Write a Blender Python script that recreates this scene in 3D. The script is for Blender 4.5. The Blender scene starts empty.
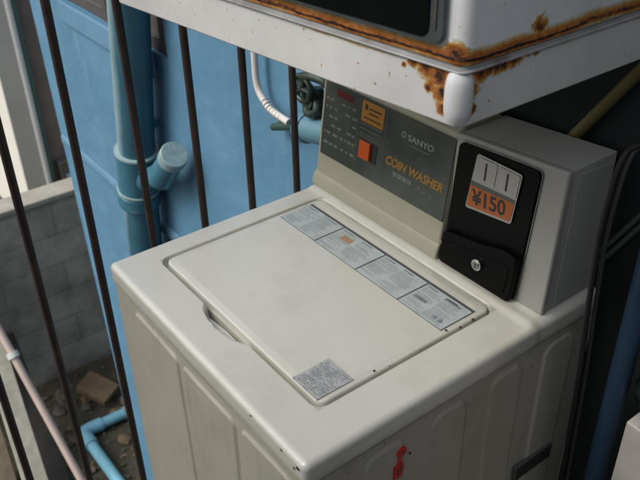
import bpy, bmesh, math, random
from mathutils import Vector, Matrix
from mathutils import noise as mnoise
random.seed(7)
scene = bpy.context.scene
COL = scene.collection
R = math.radians
YARD = -3.1          # lower yard; z = 0 is the top of the washing machine
FLOOR = -0.93        # raised terrace that carries the machine
WY = 0.60            # face of the walls behind the machine

# ------------------------------------------------------------------ materials
def mat(name, color, rough=0.5, metal=0.0, spec=0.5, var=0.0, vscale=8.0, bump=0.0, bscale=60.0, coat=0.0,
        dirt=None, dscale=5.0, dlo=0.55, dhi=0.75, stretch=None, rvar=0.0):
    m = bpy.data.materials.new(name); m.use_nodes = True
    nt = m.node_tree; N = nt.nodes; L = nt.links
    b = N['Principled BSDF']
    b.inputs['Roughness'].default_value = rough
    b.inputs['Metallic'].default_value = metal
    b.inputs['Specular IOR Level'].default_value = spec
    b.inputs['Coat Weight'].default_value = coat
    tc = N.new('ShaderNodeTexCoord'); src = tc.outputs['Object']
    if stretch:
        mp = N.new('ShaderNodeMapping'); mp.inputs['Scale'].default_value = stretch
        L.new(src, mp.inputs['Vector']); src = mp.outputs['Vector']
    rgb = N.new('ShaderNodeRGB'); rgb.outputs[0].default_value = (*color, 1); out = rgb.outputs[0]
    if var > 0:
        nz = N.new('ShaderNodeTexNoise'); nz.inputs['Scale'].default_value = vscale
        nz.inputs['Detail'].default_value = 6; nz.inputs['Roughness'].default_value = 0.65
        L.new(src, nz.inputs['Vector'])
        mr = N.new('ShaderNodeMapRange'); mr.inputs[1].default_value = .3; mr.inputs[2].default_value = .7
        mr.inputs[3].default_value = 1 - var; mr.inputs[4].default_value = 1 + var
        L.new(nz.outputs['Fac'], mr.inputs[0])
        mx = N.new('ShaderNodeMix'); mx.data_type = 'RGBA'; mx.blend_type = 'MULTIPLY'; mx.inputs[0].default_value = 1
        L.new(out, mx.inputs[6]); L.new(mr.outputs[0], mx.inputs[7]); out = mx.outputs[2]
    if dirt:
        nz = N.new('ShaderNodeTexNoise'); nz.inputs['Scale'].default_value = dscale
        nz.inputs['Detail'].default_value = 8; nz.inputs['Roughness'].default_value = 0.7
        L.new(src, nz.inputs['Vector'])
        mr = N.new('ShaderNodeMapRange'); mr.inputs[1].default_value = dlo; mr.inputs[2].default_value = dhi
        L.new(nz.outputs['Fac'], mr.inputs[0])
        mx = N.new('ShaderNodeMix'); mx.data_type = 'RGBA'
        L.new(mr.outputs[0], mx.inputs[0]); L.new(out, mx.inputs[6]); mx.inputs[7].default_value = (*dirt, 1); out = mx.outputs[2]
    L.new(out, b.inputs['Base Color'])
    if rvar > 0:
        nz = N.new('ShaderNodeTexNoise'); nz.inputs['Scale'].default_value = 14; nz.inputs['Detail'].default_value = 5
        L.new(src, nz.inputs['Vector'])
        mr = N.new('ShaderNodeMapRange'); mr.inputs[3].default_value = max(.02, rough - rvar); mr.inputs[4].default_value = rough + rvar
        L.new(nz.outputs['Fac'], mr.inputs[0]); L.new(mr.outputs[0], b.inputs['Roughness'])
    if bump > 0:
        nz = N.new('ShaderNodeTexNoise'); nz.inputs['Scale'].default_value = bscale; nz.inputs['Detail'].default_value = 4
        L.new(src, nz.inputs['Vector'])
        bp = N.new('ShaderNodeBump'); bp.inputs['Strength'].default_value = bump; bp.inputs['Distance'].default_value = 0.01
        L.new(nz.outputs['Fac'], bp.inputs['Height']); L.new(bp.outputs[0], b.inputs['Normal'])
    return m

def rust_white(name, base, bands, speck=0.5, rough=0.35, spots=()):
    """white enamel with rust: bands = (axis z centre, half width, softness, amount); spots = (x,y,z,radius)"""
    m = bpy.data.materials.new(name); m.use_nodes = True
    nt = m.node_tree; N = nt.nodes; L = nt.links; b = N['Principled BSDF']
    tc = N.new('ShaderNodeTexCoord'); src = tc.outputs['Object']
    def math_(op, a, c=None, clamp=False):
        n = N.new('ShaderNodeMath'); n.operation = op; n.use_clamp = clamp
        for i, v in enumerate((a, c)):
            if v is None: continue
            if isinstance(v, (int, float)): n.inputs[i].default_value = v
            else: L.new(v, n.inputs[i])
        return n.outputs[0]
    def noise(scale, detail=6, rough_=0.6):
        n = N.new('ShaderNodeTexNoise'); n.inputs['Scale'].default_value = scale; n.inputs['Detail'].default_value = detail
        n.inputs['Roughness'].default_value = rough_
        L.new(src, n.inputs['Vector']); return n.outputs['Fac']
    sep = N.new('ShaderNodeSeparateXYZ'); L.new(src, sep.inputs[0])
    n1 = noise(22, 8, .7); n2 = noise(95, 5); n3 = noise(9, 4)
    wob = math_('ADD', math_('MULTIPLY', math_('SUBTRACT', n1, .5), .013), math_('MULTIPLY', math_('SUBTRACT', n3, .5), .014))
    zz = math_('ADD', sep.outputs[2], wob)
    tot = None
    for zc, hw, soft, amt in bands:
        d = math_('ABSOLUTE', math_('SUBTRACT', zz, zc))
        mr = N.new('ShaderNodeMapRange'); mr.inputs[1].default_value = hw + soft; mr.inputs[2].default_value = hw
        mr.inputs[3].default_value = 0; mr.inputs[4].default_value = amt
        L.new(d, mr.inputs[0]); v = mr.outputs[0]
        tot = v if tot is None else math_('MAXIMUM', tot, v)
    for x, y, z, r in spots:
        vm = N.new('ShaderNodeVectorMath'); vm.operation = 'DISTANCE'; L.new(src, vm.inputs[0]); vm.inputs[1].default_value = (x, y, z)
        d = math_('ADD', vm.outputs['Value'], math_('ADD', math_('MULTIPLY', math_('SUBTRACT', n1, .5), r * 1.8), math_('MULTIPLY', math_('SUBTRACT', n2, .5), r * 1.5)))
        mr = N.new('ShaderNodeMapRange'); mr.inputs[1].default_value = r * 1.15; mr.inputs[2].default_value = r * .1
        L.new(d, mr.inputs[0]); v = mr.outputs[0]
        tot = v if tot is None else math_('MAXIMUM', tot, v)
    tot = math_('MULTIPLY', tot, math_('ADD', .55, math_('MULTIPLY', n3, .9)))
    # small separate specks
    sp = N.new('ShaderNodeMapRange'); sp.inputs[1].default_value = .655; sp.inputs[2].default_value = .72; L.new(n2, sp.inputs[0])
    tot = math_('MAXIMUM', tot, math_('MULTIPLY', sp.outputs[0], speck))
    tot = math_('ADD', tot, math_('MULTIPLY', math_('SUBTRACT', noise(160, 6, .7), .5), math_('MULTIPLY', tot, 1.3)), True)
    cr = N.new('ShaderNodeValToRGB'); e = cr.color_ramp.elements
    e[0].position = .0; e[0].color = (*base, 1)
    e[1].position = 1; e[1].color = (.028, .012, .009, 1)
    for p, c in ((.12, base), (.28, (.55, .48, .31)), (.42, (.50, .24, .05)), (.62, (.34, .11, .018)), (.84, (.15, .045, .012))):
        k = e.new(p); k.color = (*c, 1)
    L.new(tot, cr.inputs[0])
    gr = N.new('ShaderNodeMix'); gr.data_type = 'RGBA'; gr.blend_type = 'MULTIPLY'; gr.inputs[0].default_value = 1
    mr = N.new('ShaderNodeMapRange'); mr.inputs[1].default_value = .3; mr.inputs[2].default_value = .7; mr.inputs[3].default_value = .86; mr.inputs[4].default_value = 1.05
    L.new(n3, mr.inputs[0]); L.new(cr.outputs[0], gr.inputs[6]); L.new(mr.outputs[0], gr.inputs[7])
    L.new(gr.outputs[2], b.inputs['Base Color'])
    rr = N.new('ShaderNodeMapRange'); rr.inputs[1].default_value = .2; rr.inputs[2].default_value = .5; rr.inputs[3].default_value = rough; rr.inputs[4].default_value = .9
    L.new(tot, rr.inputs[0]); L.new(rr.outputs[0], b.inputs['Roughness'])
    bp = N.new('ShaderNodeBump'); bp.inputs['Strength'].default_value = .35; bp.inputs['Distance'].default_value = .004
    L.new(math_('MULTIPLY', tot, n2), bp.inputs['Height']); L.new(bp.outputs[0], b.inputs['Normal'])
    return m

def block_mat(name, c1, c2, mortar):
    m = bpy.data.materials.new(name); m.use_nodes = True
    nt = m.node_tree; N = nt.nodes; L = nt.links; b = N['Principled BSDF']; b.inputs['Roughness'].default_value = .9
    tc = N.new('ShaderNodeTexCoord'); mp = N.new('ShaderNodeMapping'); mp.inputs['Rotation'].default_value = (0, 0, 0)
    sep = N.new('ShaderNodeSeparateXYZ'); L.new(tc.outputs['Object'], sep.inputs[0])
    cmb = N.new('ShaderNodeCombineXYZ'); L.new(sep.outputs[1], cmb.inputs[0]); L.new(sep.outputs[2], cmb.inputs[1])
    br = N.new('ShaderNodeTexBrick'); L.new(cmb.outputs[0], br.inputs['Vector'])
    br.inputs['Scale'].default_value = 1; br.inputs['Brick Width'].default_value = .42; br.inputs['Row Height'].default_value = .22
    br.inputs['Mortar Size'].default_value = .008; br.inputs['Color1'].default_value = (*c1, 1); br.inputs['Color2'].default_value = (*c2, 1)
    br.inputs['Mortar'].default_value = (*mortar, 1)
    nz = N.new('ShaderNodeTexNoise'); nz.inputs['Scale'].default_value = 3.5; nz.inputs['Detail'].default_value = 8; nz.inputs['Roughness'].default_value = .7
    L.new(tc.outputs['Object'], nz.inputs['Vector'])
    mr = N.new('ShaderNodeMapRange'); mr.inputs[1].default_value = .3; mr.inputs[2].default_value = .7; mr.inputs[3].default_value = .55; mr.inputs[4].default_value = 1.25
    L.new(nz.outputs['Fac'], mr.inputs[0])
    mx = N.new('ShaderNodeMix'); mx.data_type = 'RGBA'; mx.blend_type = 'MULTIPLY'; mx.inputs[0].default_value = 1
    L.new(br.outputs['Color'], mx.inputs[6]); L.new(mr.outputs[0], mx.inputs[7]); L.new(mx.outputs[2], b.inputs['Base Color'])
    bp = N.new('ShaderNodeBump'); bp.inputs['Strength'].default_value = .5; bp.inputs['Distance'].default_value = .01; bp.invert = True
    L.new(br.outputs['Fac'], bp.inputs['Height']); L.new(bp.outputs[0], b.inputs['Normal'])
    return m

def grime_add(m, bands, col, amt=.7):
    """stains of dried dirt along world lines: (axis, value, halfwidth)"""
    nt = m.node_tree; N = nt.nodes; L = nt.links; b = N['Principled BSDF']
    old = b.inputs['Base Color'].links[0].from_socket
    tc = N.new('ShaderNodeTexCoord'); sep = N.new('ShaderNodeSeparateXYZ'); L.new(tc.outputs['Object'], sep.inputs[0])
    nz = N.new('ShaderNodeTexNoise'); nz.inputs['Scale'].default_value = 30; nz.inputs['Detail'].default_value = 6
    L.new(tc.outputs['Object'], nz.inputs['Vector'])
    for ax, val, hw in bands:
        s = N.new('ShaderNodeMath'); s.operation = 'SUBTRACT'; L.new(sep.outputs[ax], s.inputs[0]); s.inputs[1].default_value = val
        a = N.new('ShaderNodeMath'); a.operation = 'ABSOLUTE'; L.new(s.outputs[0], a.inputs[0])
        mr = N.new('ShaderNodeMapRange'); mr.inputs[1].default_value = hw; mr.inputs[2].default_value = 0; mr.inputs[4].default_value = amt
        L.new(a.outputs[0], mr.inputs[0])
        k = N.new('ShaderNodeMath'); k.operation = 'MULTIPLY'; L.new(mr.outputs[0], k.inputs[0]); L.new(nz.outputs['Fac'], k.inputs[1])
        mx = N.new('ShaderNodeMix'); mx.data_type = 'RGBA'; L.new(k.outputs[0], mx.inputs[0]); L.new(old, mx.inputs[6]); mx.inputs[7].default_value = (*col, 1)
        old = mx.outputs[2]
    L.new(old, b.inputs['Base Color'])

CREAM = (.69, .68, .61)
M = {}
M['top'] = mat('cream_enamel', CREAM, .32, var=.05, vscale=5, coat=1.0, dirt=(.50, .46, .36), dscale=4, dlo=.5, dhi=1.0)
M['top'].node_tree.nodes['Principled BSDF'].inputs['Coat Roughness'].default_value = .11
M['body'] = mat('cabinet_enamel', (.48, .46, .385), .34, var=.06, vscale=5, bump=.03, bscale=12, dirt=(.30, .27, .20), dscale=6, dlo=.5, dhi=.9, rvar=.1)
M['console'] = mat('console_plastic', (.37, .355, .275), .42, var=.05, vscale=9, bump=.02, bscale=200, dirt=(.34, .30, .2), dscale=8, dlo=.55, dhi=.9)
M['box'] = mat('coin_box_enamel', (.34, .335, .305), .42, var=.05, vscale=9, bump=.03, bscale=160, dirt=(.26, .23, .18), dscale=9, dlo=.55, dhi=.85)
M['boxside'] = mat('coin_box_side', (.41, .42, .39), .5, var=.06, vscale=9, bump=.05, bscale=200)
M['cabgrip'] = mat('grip_grey', (.09, .092, .088), .5)
M['gap'] = mat('dark_gap', (.03, .028, .024), .8)
M['blackplastic'] = mat('black_plastic', (.004, .004, .004), .38, spec=.07, var=.2, vscale=20, bump=.02, bscale=120, rvar=.1)
M['display'] = mat('dark_panel', (.030, .042, .035), .36, var=.25, vscale=10, dirt=(.072, .084, .068), dscale=7, dlo=.42, dhi=.72, rvar=.1)  # the pale blend colours in a grey haze over the panel
M['steel'] = mat('brushed_steel', (.30, .30, .285), .38, metal=1, var=.06, vscale=40, bump=.03, bscale=300, stretch=(1, 1, 12))
M['orange'] = mat('orange_label', (.42, .115, .02), .5, var=.1, vscale=60)
M['orangebtn'] = mat('orange_button', (.58, .085, .012), .35)
M['yellowlabel'] = mat('amber_label', (.36, .155, .012), .45, var=.15, vscale=70)
M['ink'] = mat('black_ink', (.015, .013, .012), .5)
M['redink'] = mat('red_ink', (.5, .03, .015), .5)
M['paleink'] = mat('pale_ink', (.23, .25, .23), .5, var=.2, vscale=90)
M['dimink'] = mat('faded_ink', (.13, .16, .15), .5, var=.3, vscale=120)
M['goldink'] = mat('amber_ink', (.33, .17, .022), .45, var=.15, vscale=90)
M['ledred'] = mat('dark_red_window', (.10, .015, .018), .2)
M['label'] = mat('label_film', (.50, .55, .55), .38, var=.10, vscale=25, dirt=(.30, .34, .36), dscale=40, dlo=.5, dhi=.8)
M['labelink'] = mat('label_ink', (.25, .29, .31), .5, var=.3, vscale=80)
M['labelborder'] = mat('label_border', (.09, .10, .10), .5)
M['warn'] = mat('worn_foil_label', (.44, .45, .44), .5, var=.2, vscale=45, dirt=(.25, .27, .28), dscale=60, dlo=.48, dhi=.62)
M['brown'] = mat('brown_stain', (.40, .26, .16), .6, var=.2, vscale=90)
M['rustspot'] = mat('rust_spot', (.06, .03, .016), .9, var=.4, vscale=150)
M['red'] = mat('red_paint', (.62, .012, .010), .35, var=.1, vscale=80)
M['dryer'] = rust_white('rusted_white_enamel', (.74, .75, .75), [(.4740, .0012, .0030, .95), (.4750, .0022, .0120, .60)], .35, .12, spots=[(.578, .185, .478, .014), (.592, .293, .486, .016)])
M['skirt'] = rust_white('stained_white_skirt', (.70, .70, .68), [(.4615, .0015, .003, .30)], .75, .42, spots=[(.562, .181, .453, .020), (.568, .184, .436, .013), (.592, .212, .456, .017), (.592, .223, .4585, .013), (.592, .243, .4595, .010), (.592, .203, .442, .012), (.545, .18, .458, .015), (.528, .178, .460, .010), (.569, .183, .418, .008), (.592, .233, .4595, .012), (.592, .256, .4595, .009), (.592, .268, .4605, .009), (.592, .281, .4605, .006), (.592, .294, .460, .006), (.592, .203, .42, .007), (.515, .177, .452, .004), (.548, .18, .436, .005)])
M['trim'] = mat('grey_trim', (.40, .41, .41), .35, metal=.3, var=.2, vscale=30, dirt=(.18, .10, .05), dscale=16, dlo=.55, dhi=.75)
M['doorframe'] = mat('grey_door_rim', (.10, .125, .125), .3, metal=.4, var=.2, vscale=30)
M['doorglass'] = mat('black_door_glass', (.004, .006, .006), .16, spec=.08, var=.3, vscale=5)
M['capwhite'] = mat('white_plastic_cap', (.74, .75, .76), .28, var=.04, vscale=30, dirt=(.4, .36, .3), dscale=22, dlo=.6, dhi=.9)
M['wall'] = mat('blue_wall_paint', (.078, .202, .315), .75, var=.10, vscale=2.2, bump=.7, bscale=11, dirt=(.115, .235, .345), dscale=4.5, dlo=.50, dhi=.72)
def streaks(m, col, sx, sz, lo, hi, amt):
    nt = m.node_tree; N = nt.nodes; L = nt.links; b = N['Principled BSDF']; old = b.inputs['Base Color'].links[0].from_socket
    tc = N.new('ShaderNodeTexCoord'); mp = N.new('ShaderNodeMapping'); mp.inputs['Scale'].default_value = (sx, sx, sz); L.new(tc.outputs['Object'], mp.inputs['Vector'])
    nz = N.new('ShaderNodeTexNoise'); nz.inputs['Scale'].default_value = 1; nz.inputs['Detail'].default_value = 9; nz.inputs['Roughness'].default_value = .72; L.new(mp.outputs[0], nz.inputs['Vector'])
    mr = N.new('ShaderNodeMapRange'); mr.inputs[1].default_value = lo; mr.inputs[2].default_value = hi; mr.inputs[4].default_value = amt; L.new(nz.outputs['Fac'], mr.inputs[0])
    mx = N.new('ShaderNodeMix'); mx.data_type = 'RGBA'; L.new(mr.outputs[0], mx.inputs[0]); L.new(old, mx.inputs[6]); mx.inputs[7].default_value = (*col, 1)
    L.new(mx.outputs[2], b.inputs['Base Color'])
streaks(M['wall'], (.20, .32, .39), 16, 1.2, .60, .72, .55)
streaks(M['wall'], (.07, .14, .18), 9, 1.6, .60, .78, .6)
streaks(M['wall'], (.40, .47, .48), 60, 30, .70, .74, .6)
M['ledge'] = mat('blue_ledge_paint', (.095, .215, .32), .75, var=.12, vscale=5, bump=.2, bscale=30)
M['darkwall'] = mat('shade_dark_wall', (.014, .020, .021), .9, var=.3, vscale=4, bump=.3, bscale=25)  # near-black colour stands in for the deep shade on this wall
M['passage'] = mat('grey_blocker_wall', (.22, .225, .21), .9, var=.2, vscale=3, bump=.2, bscale=25)
M['pane'] = mat('window_pane', (.075, .072, .07), .22, var=.2, vscale=3)
M['winframe'] = mat('window_frame', (.07, .06, .06), .5, var=.2, vscale=10)
M['pipe'] = mat('blue_pipe_paint', (.045, .155, .22), .26, var=.15, vscale=9, dirt=(.16, .30, .36), dscale=10, dlo=.55, dhi=.8)
def paint_lit_side(m, col):  # paints the paler, light-facing side of a pipe into its colour
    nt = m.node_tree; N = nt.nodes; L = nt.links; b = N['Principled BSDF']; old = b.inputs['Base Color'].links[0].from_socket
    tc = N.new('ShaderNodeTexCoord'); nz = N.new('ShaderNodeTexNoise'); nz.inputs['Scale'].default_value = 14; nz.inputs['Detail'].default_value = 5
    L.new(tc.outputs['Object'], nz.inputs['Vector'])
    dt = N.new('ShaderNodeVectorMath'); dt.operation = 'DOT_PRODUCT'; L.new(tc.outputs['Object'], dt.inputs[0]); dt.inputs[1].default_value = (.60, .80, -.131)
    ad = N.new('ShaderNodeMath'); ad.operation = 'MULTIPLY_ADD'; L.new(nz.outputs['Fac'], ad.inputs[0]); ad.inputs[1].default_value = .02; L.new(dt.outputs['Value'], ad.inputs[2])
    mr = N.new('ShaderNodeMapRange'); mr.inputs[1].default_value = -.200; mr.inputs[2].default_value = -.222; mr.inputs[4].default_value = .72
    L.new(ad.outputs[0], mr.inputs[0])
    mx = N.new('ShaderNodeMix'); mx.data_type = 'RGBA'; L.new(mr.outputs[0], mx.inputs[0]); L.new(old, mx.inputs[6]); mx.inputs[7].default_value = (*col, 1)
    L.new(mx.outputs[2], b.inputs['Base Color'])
M['riser'] = mat('streaked_lit_side_pipe', (.035, .115, .165), .32, var=.15, vscale=9)
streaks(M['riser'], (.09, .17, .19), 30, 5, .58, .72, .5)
paint_lit_side(M['riser'], (.30, .42, .43))  # lit side of the riser put in as pale colour
M['pvcring'] = mat('pipe_seam', (.30, .42, .42), .5, var=.2, vscale=20)
M['pvccap'] = mat('pale_pvc', (.24, .35, .37), .5, var=.2, vscale=25, dirt=(.12, .20, .22), dscale=18, dlo=.5, dhi=.7)
M['brightpvc'] = mat('bright_blue_pvc', (.19, .44, .56), .4, var=.12, vscale=9)
M['iron'] = mat('dark_iron', (.022, .014, .012), .55, var=.35, vscale=20, bump=.1, bscale=80, dirt=(.060, .026, .015), dscale=26, dlo=.52, dhi=.74)
M['block'] = block_mat('concrete_blocks', (.40, .385, .325), (.36, .345, .295), (.31, .30, .255))
M['coping'] = mat('coping', (.36, .34, .29), .9, var=.2, vscale=6, bump=.2, bscale=30)
M['yard'] = mat('yard_soil', (.085, .072, .047), .95, var=.40, vscale=3.5, bump=.8, bscale=14, dirt=(.055, .05, .035), dscale=2.5, dlo=.45, dhi=.65)
M['terrace'] = mat('terrace_concrete', (.16, .155, .145), .9, var=.25, vscale=4, bump=.3, bscale=30)
M['slab'] = mat('brown_slab', (.17, .125, .075), .9, var=.25, vscale=9, bump=.3, bscale=30)
M['rubble'] = mat('rubble', (.13, .115, .09), .95, var=.4, vscale=9, bump=.4, bscale=30)
M['moss'] = mat('damp_moss', (.06, .075, .03), .9, var=.3, vscale=20)
M['cream_far'] = mat('cream_render', (.62, .61, .54), .85, var=.03, vscale=3)
M['grey_far'] = mat('grey_render', (.52, .51, .46), .85, var=.08, vscale=3)
M['brown_far'] = mat('brown_render', (.20, .165, .145), .85, var=.15, vscale=5)
M['whitepipe'] = mat('white_pipe', (.62, .64, .62), .45)
M['teal'] = mat('teal_pipe_shadow', (.07, .16, .15), .5)
M['meter'] = mat('meter_grey', (.11, .105, .10), .6)
M['meterwin'] = mat('meter_window', (.40, .50, .56), .4)
M['pinkpole'] = mat('pink_pole', (.50, .40, .35), .5, var=.12, vscale=8)
M['beigeboard'] = mat('beige_board', (.44, .42, .345), .7, var=.2, vscale=14, bump=.2, bscale=50)
M['tanboard'] = mat('tan_board', (.27, .22, .15), .7, var=.2, vscale=12, bump=.2, bscale=50)
M['darkstrip'] = mat('dark_strip', (.03, .028, .025), .8, var=.3, vscale=8)
M['hose'] = mat('pale_hose', (.60, .57, .55), .45, var=.06, vscale=30)
M['greenmetal'] = mat('green_tap', (.022, .036, .028), .4, metal=.3, var=.4, vscale=60)
M['verdigris'] = mat('worn_green_brass', (.035, .055, .045), .5, metal=.4, var=.5, vscale=80)
M['darkgreen'] = mat('dark_green_lever', (.03, .065, .055), .4)
M['aquapvc'] = mat('aqua_pvc', (.10, .215, .28), .4, var=.08, vscale=20)
M['cable'] = mat('black_cable', (.008, .008, .008), .65)
M['greycable'] = mat('grey_cable', (.03, .035, .035), .7)
M['conduit'] = mat('grey_conduit', (.09, .105, .105), .5)
M['woodpole'] = mat('old_bamboo', (.15, .115, .045), .6, var=.25, vscale=12, stretch=(1, 1, .2))
M['bluepost'] = mat('blue_post_paint', (.016, .042, .078), .45, var=.18, vscale=14, dirt=(.03, .03, .03), dscale=9, dlo=.6, dhi=.75)
M['foambox'] = mat('speckled_white', (.52, .50, .46), .8, var=.1, vscale=20, dirt=(.25, .21, .12), dscale=60, dlo=.62, dhi=.70)
M['blackbag'] = mat('black_bag', (.012, .013, .016), .28, bump=.3, bscale=25)
M['roofm'] = mat('canopy_sheet', (.20, .21, .21), .7, var=.1, vscale=3)
M['lockm'] = mat('lock_chrome', (.55, .55, .53), .25, metal=1, var=.1, vscale=90)
M['lockface'] = mat('lock_face', (.30, .29, .27), .35, metal=1, var=.2, vscale=90)

def grime_rect(m, x0, x1, y0, y1, hw, col, amt):
    nt = m.node_tree; N = nt.nodes; L = nt.links; b = N['Principled BSDF']; old = b.inputs['Base Color'].links[0].from_socket
    def mt(op, a, c=None):
        n = N.new('ShaderNodeMath'); n.operation = op
        for i, v in enumerate((a, c)):
            if v is None: continue
            if isinstance(v, (int, float)): n.inputs[i].default_value = v
            else: L.new(v, n.inputs[i])
        return n.outputs[0]
    tc = N.new('ShaderNodeTexCoord'); sep = N.new('ShaderNodeSeparateXYZ'); L.new(tc.outputs['Object'], sep.inputs[0])
    nz = N.new('ShaderNodeTexNoise'); nz.inputs['Scale'].default_value = 26; nz.inputs['Detail'].default_value = 7; L.new(tc.outputs['Object'], nz.inputs['Vector'])
    dx = mt('SUBTRACT', mt('ABSOLUTE', mt('SUBTRACT', sep.outputs[0], (x0 + x1) / 2)), (x1 - x0) / 2)
    dy = mt('SUBTRACT', mt('ABSOLUTE', mt('SUBTRACT', sep.outputs[1], (y0 + y1) / 2)), (y1 - y0) / 2)
    d = mt('ABSOLUTE', mt('MAXIMUM', dx, dy))
    mr = N.new('ShaderNodeMapRange'); mr.inputs[1].default_value = hw; mr.inputs[2].default_value = 0; mr.inputs[4].default_value = amt; L.new(d, mr.inputs[0])
    k = mt('MULTIPLY', mr.outputs[0], nz.outputs['Fac'])
    mx = N.new('ShaderNodeMix'); mx.data_type = 'RGBA'; L.new(k, mx.inputs[0]); L.new(old, mx.inputs[6]); mx.inputs[7].default_value = (*col, 1)
    L.new(mx.outputs[2], b.inputs['Base Color'])
def specks(m, col, scale, lo, amt):
    nt = m.node_tree; N = nt.nodes; L = nt.links; b = N['Principled BSDF']; old = b.inputs['Base Color'].links[0].from_socket
    tc = N.new('ShaderNodeTexCoord'); nz = N.new('ShaderNodeTexNoise'); nz.inputs['Scale'].default_value = scale; nz.inputs['Detail'].default_value = 3; L.new(tc.outputs['Object'], nz.inputs['Vector'])
    n2 = N.new('ShaderNodeTexNoise'); n2.inputs['Scale'].default_value = 7; L.new(tc.outputs['Object'], n2.inputs['Vector'])
    mr = N.new('ShaderNodeMapRange'); mr.inputs[1].default_value = lo; mr.inputs[2].default_value = lo + .05; mr.inputs[4].default_value = amt; L.new(nz.outputs['Fac'], mr.inputs[0])
    m2 = N.new('ShaderNodeMapRange'); m2.inputs[1].default_value = .42; m2.inputs[2].default_value = .62; L.new(n2.outputs['Fac'], m2.inputs[0])
    k = N.new('ShaderNodeMath'); k.operation = 'MULTIPLY'; L.new(mr.outputs[0], k.inputs[0]); L.new(m2.outputs[0], k.inputs[1])
    mx = N.new('ShaderNodeMix'); mx.data_type = 'RGBA'; L.new(k.outputs[0], mx.inputs[0]); L.new(old, mx.inputs[6]); mx.inputs[7].default_value = (*col, 1)
    L.new(mx.outputs[2], b.inputs['Base Color'])
specks(M['top'], (.32, .27, .19), 170, .70, .55)
specks(M['body'], (.10, .075, .05), 110, .68, .8)
specks(M['box'], (.12, .10, .07), 150, .68, .7)
streaks(M['body'], (.27, .24, .17), 22, 2.5, .55, .75, .5)
streaks(M['top'], (.52, .49, .40), 5, 5, .55, .75, .5)
def coat_var(m, lo, hi):
    nt = m.node_tree; N = nt.nodes; L = nt.links; b = N['Principled BSDF']
    tc = N.new('ShaderNodeTexCoord'); nz = N.new('ShaderNodeTexNoise'); nz.inputs['Scale'].default_value = 9; nz.inputs['Detail'].default_value = 7; nz.inputs['Roughness'].default_value = .7
    L.new(tc.outputs['Object'], nz.inputs['Vector']); mr = N.new('ShaderNodeMapRange'); mr.inputs[1].default_value = .35; mr.inputs[2].default_value = .65
    mr.inputs[3].default_value = lo; mr.inputs[4].default_value = hi; L.new(nz.outputs['Fac'], mr.inputs[0]); L.new(mr.outputs[0], b.inputs['Coat Roughness'])
coat_var(M['top'], .06, .22)
grime_rect(M['top'], .052, .4885, .0745, .409, .006, (.20, .17, .11), .9)
grime_add(M['top'], [(2, -.034, .010), (1, .430, .010)], (.22, .19, .13), .8)
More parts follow.
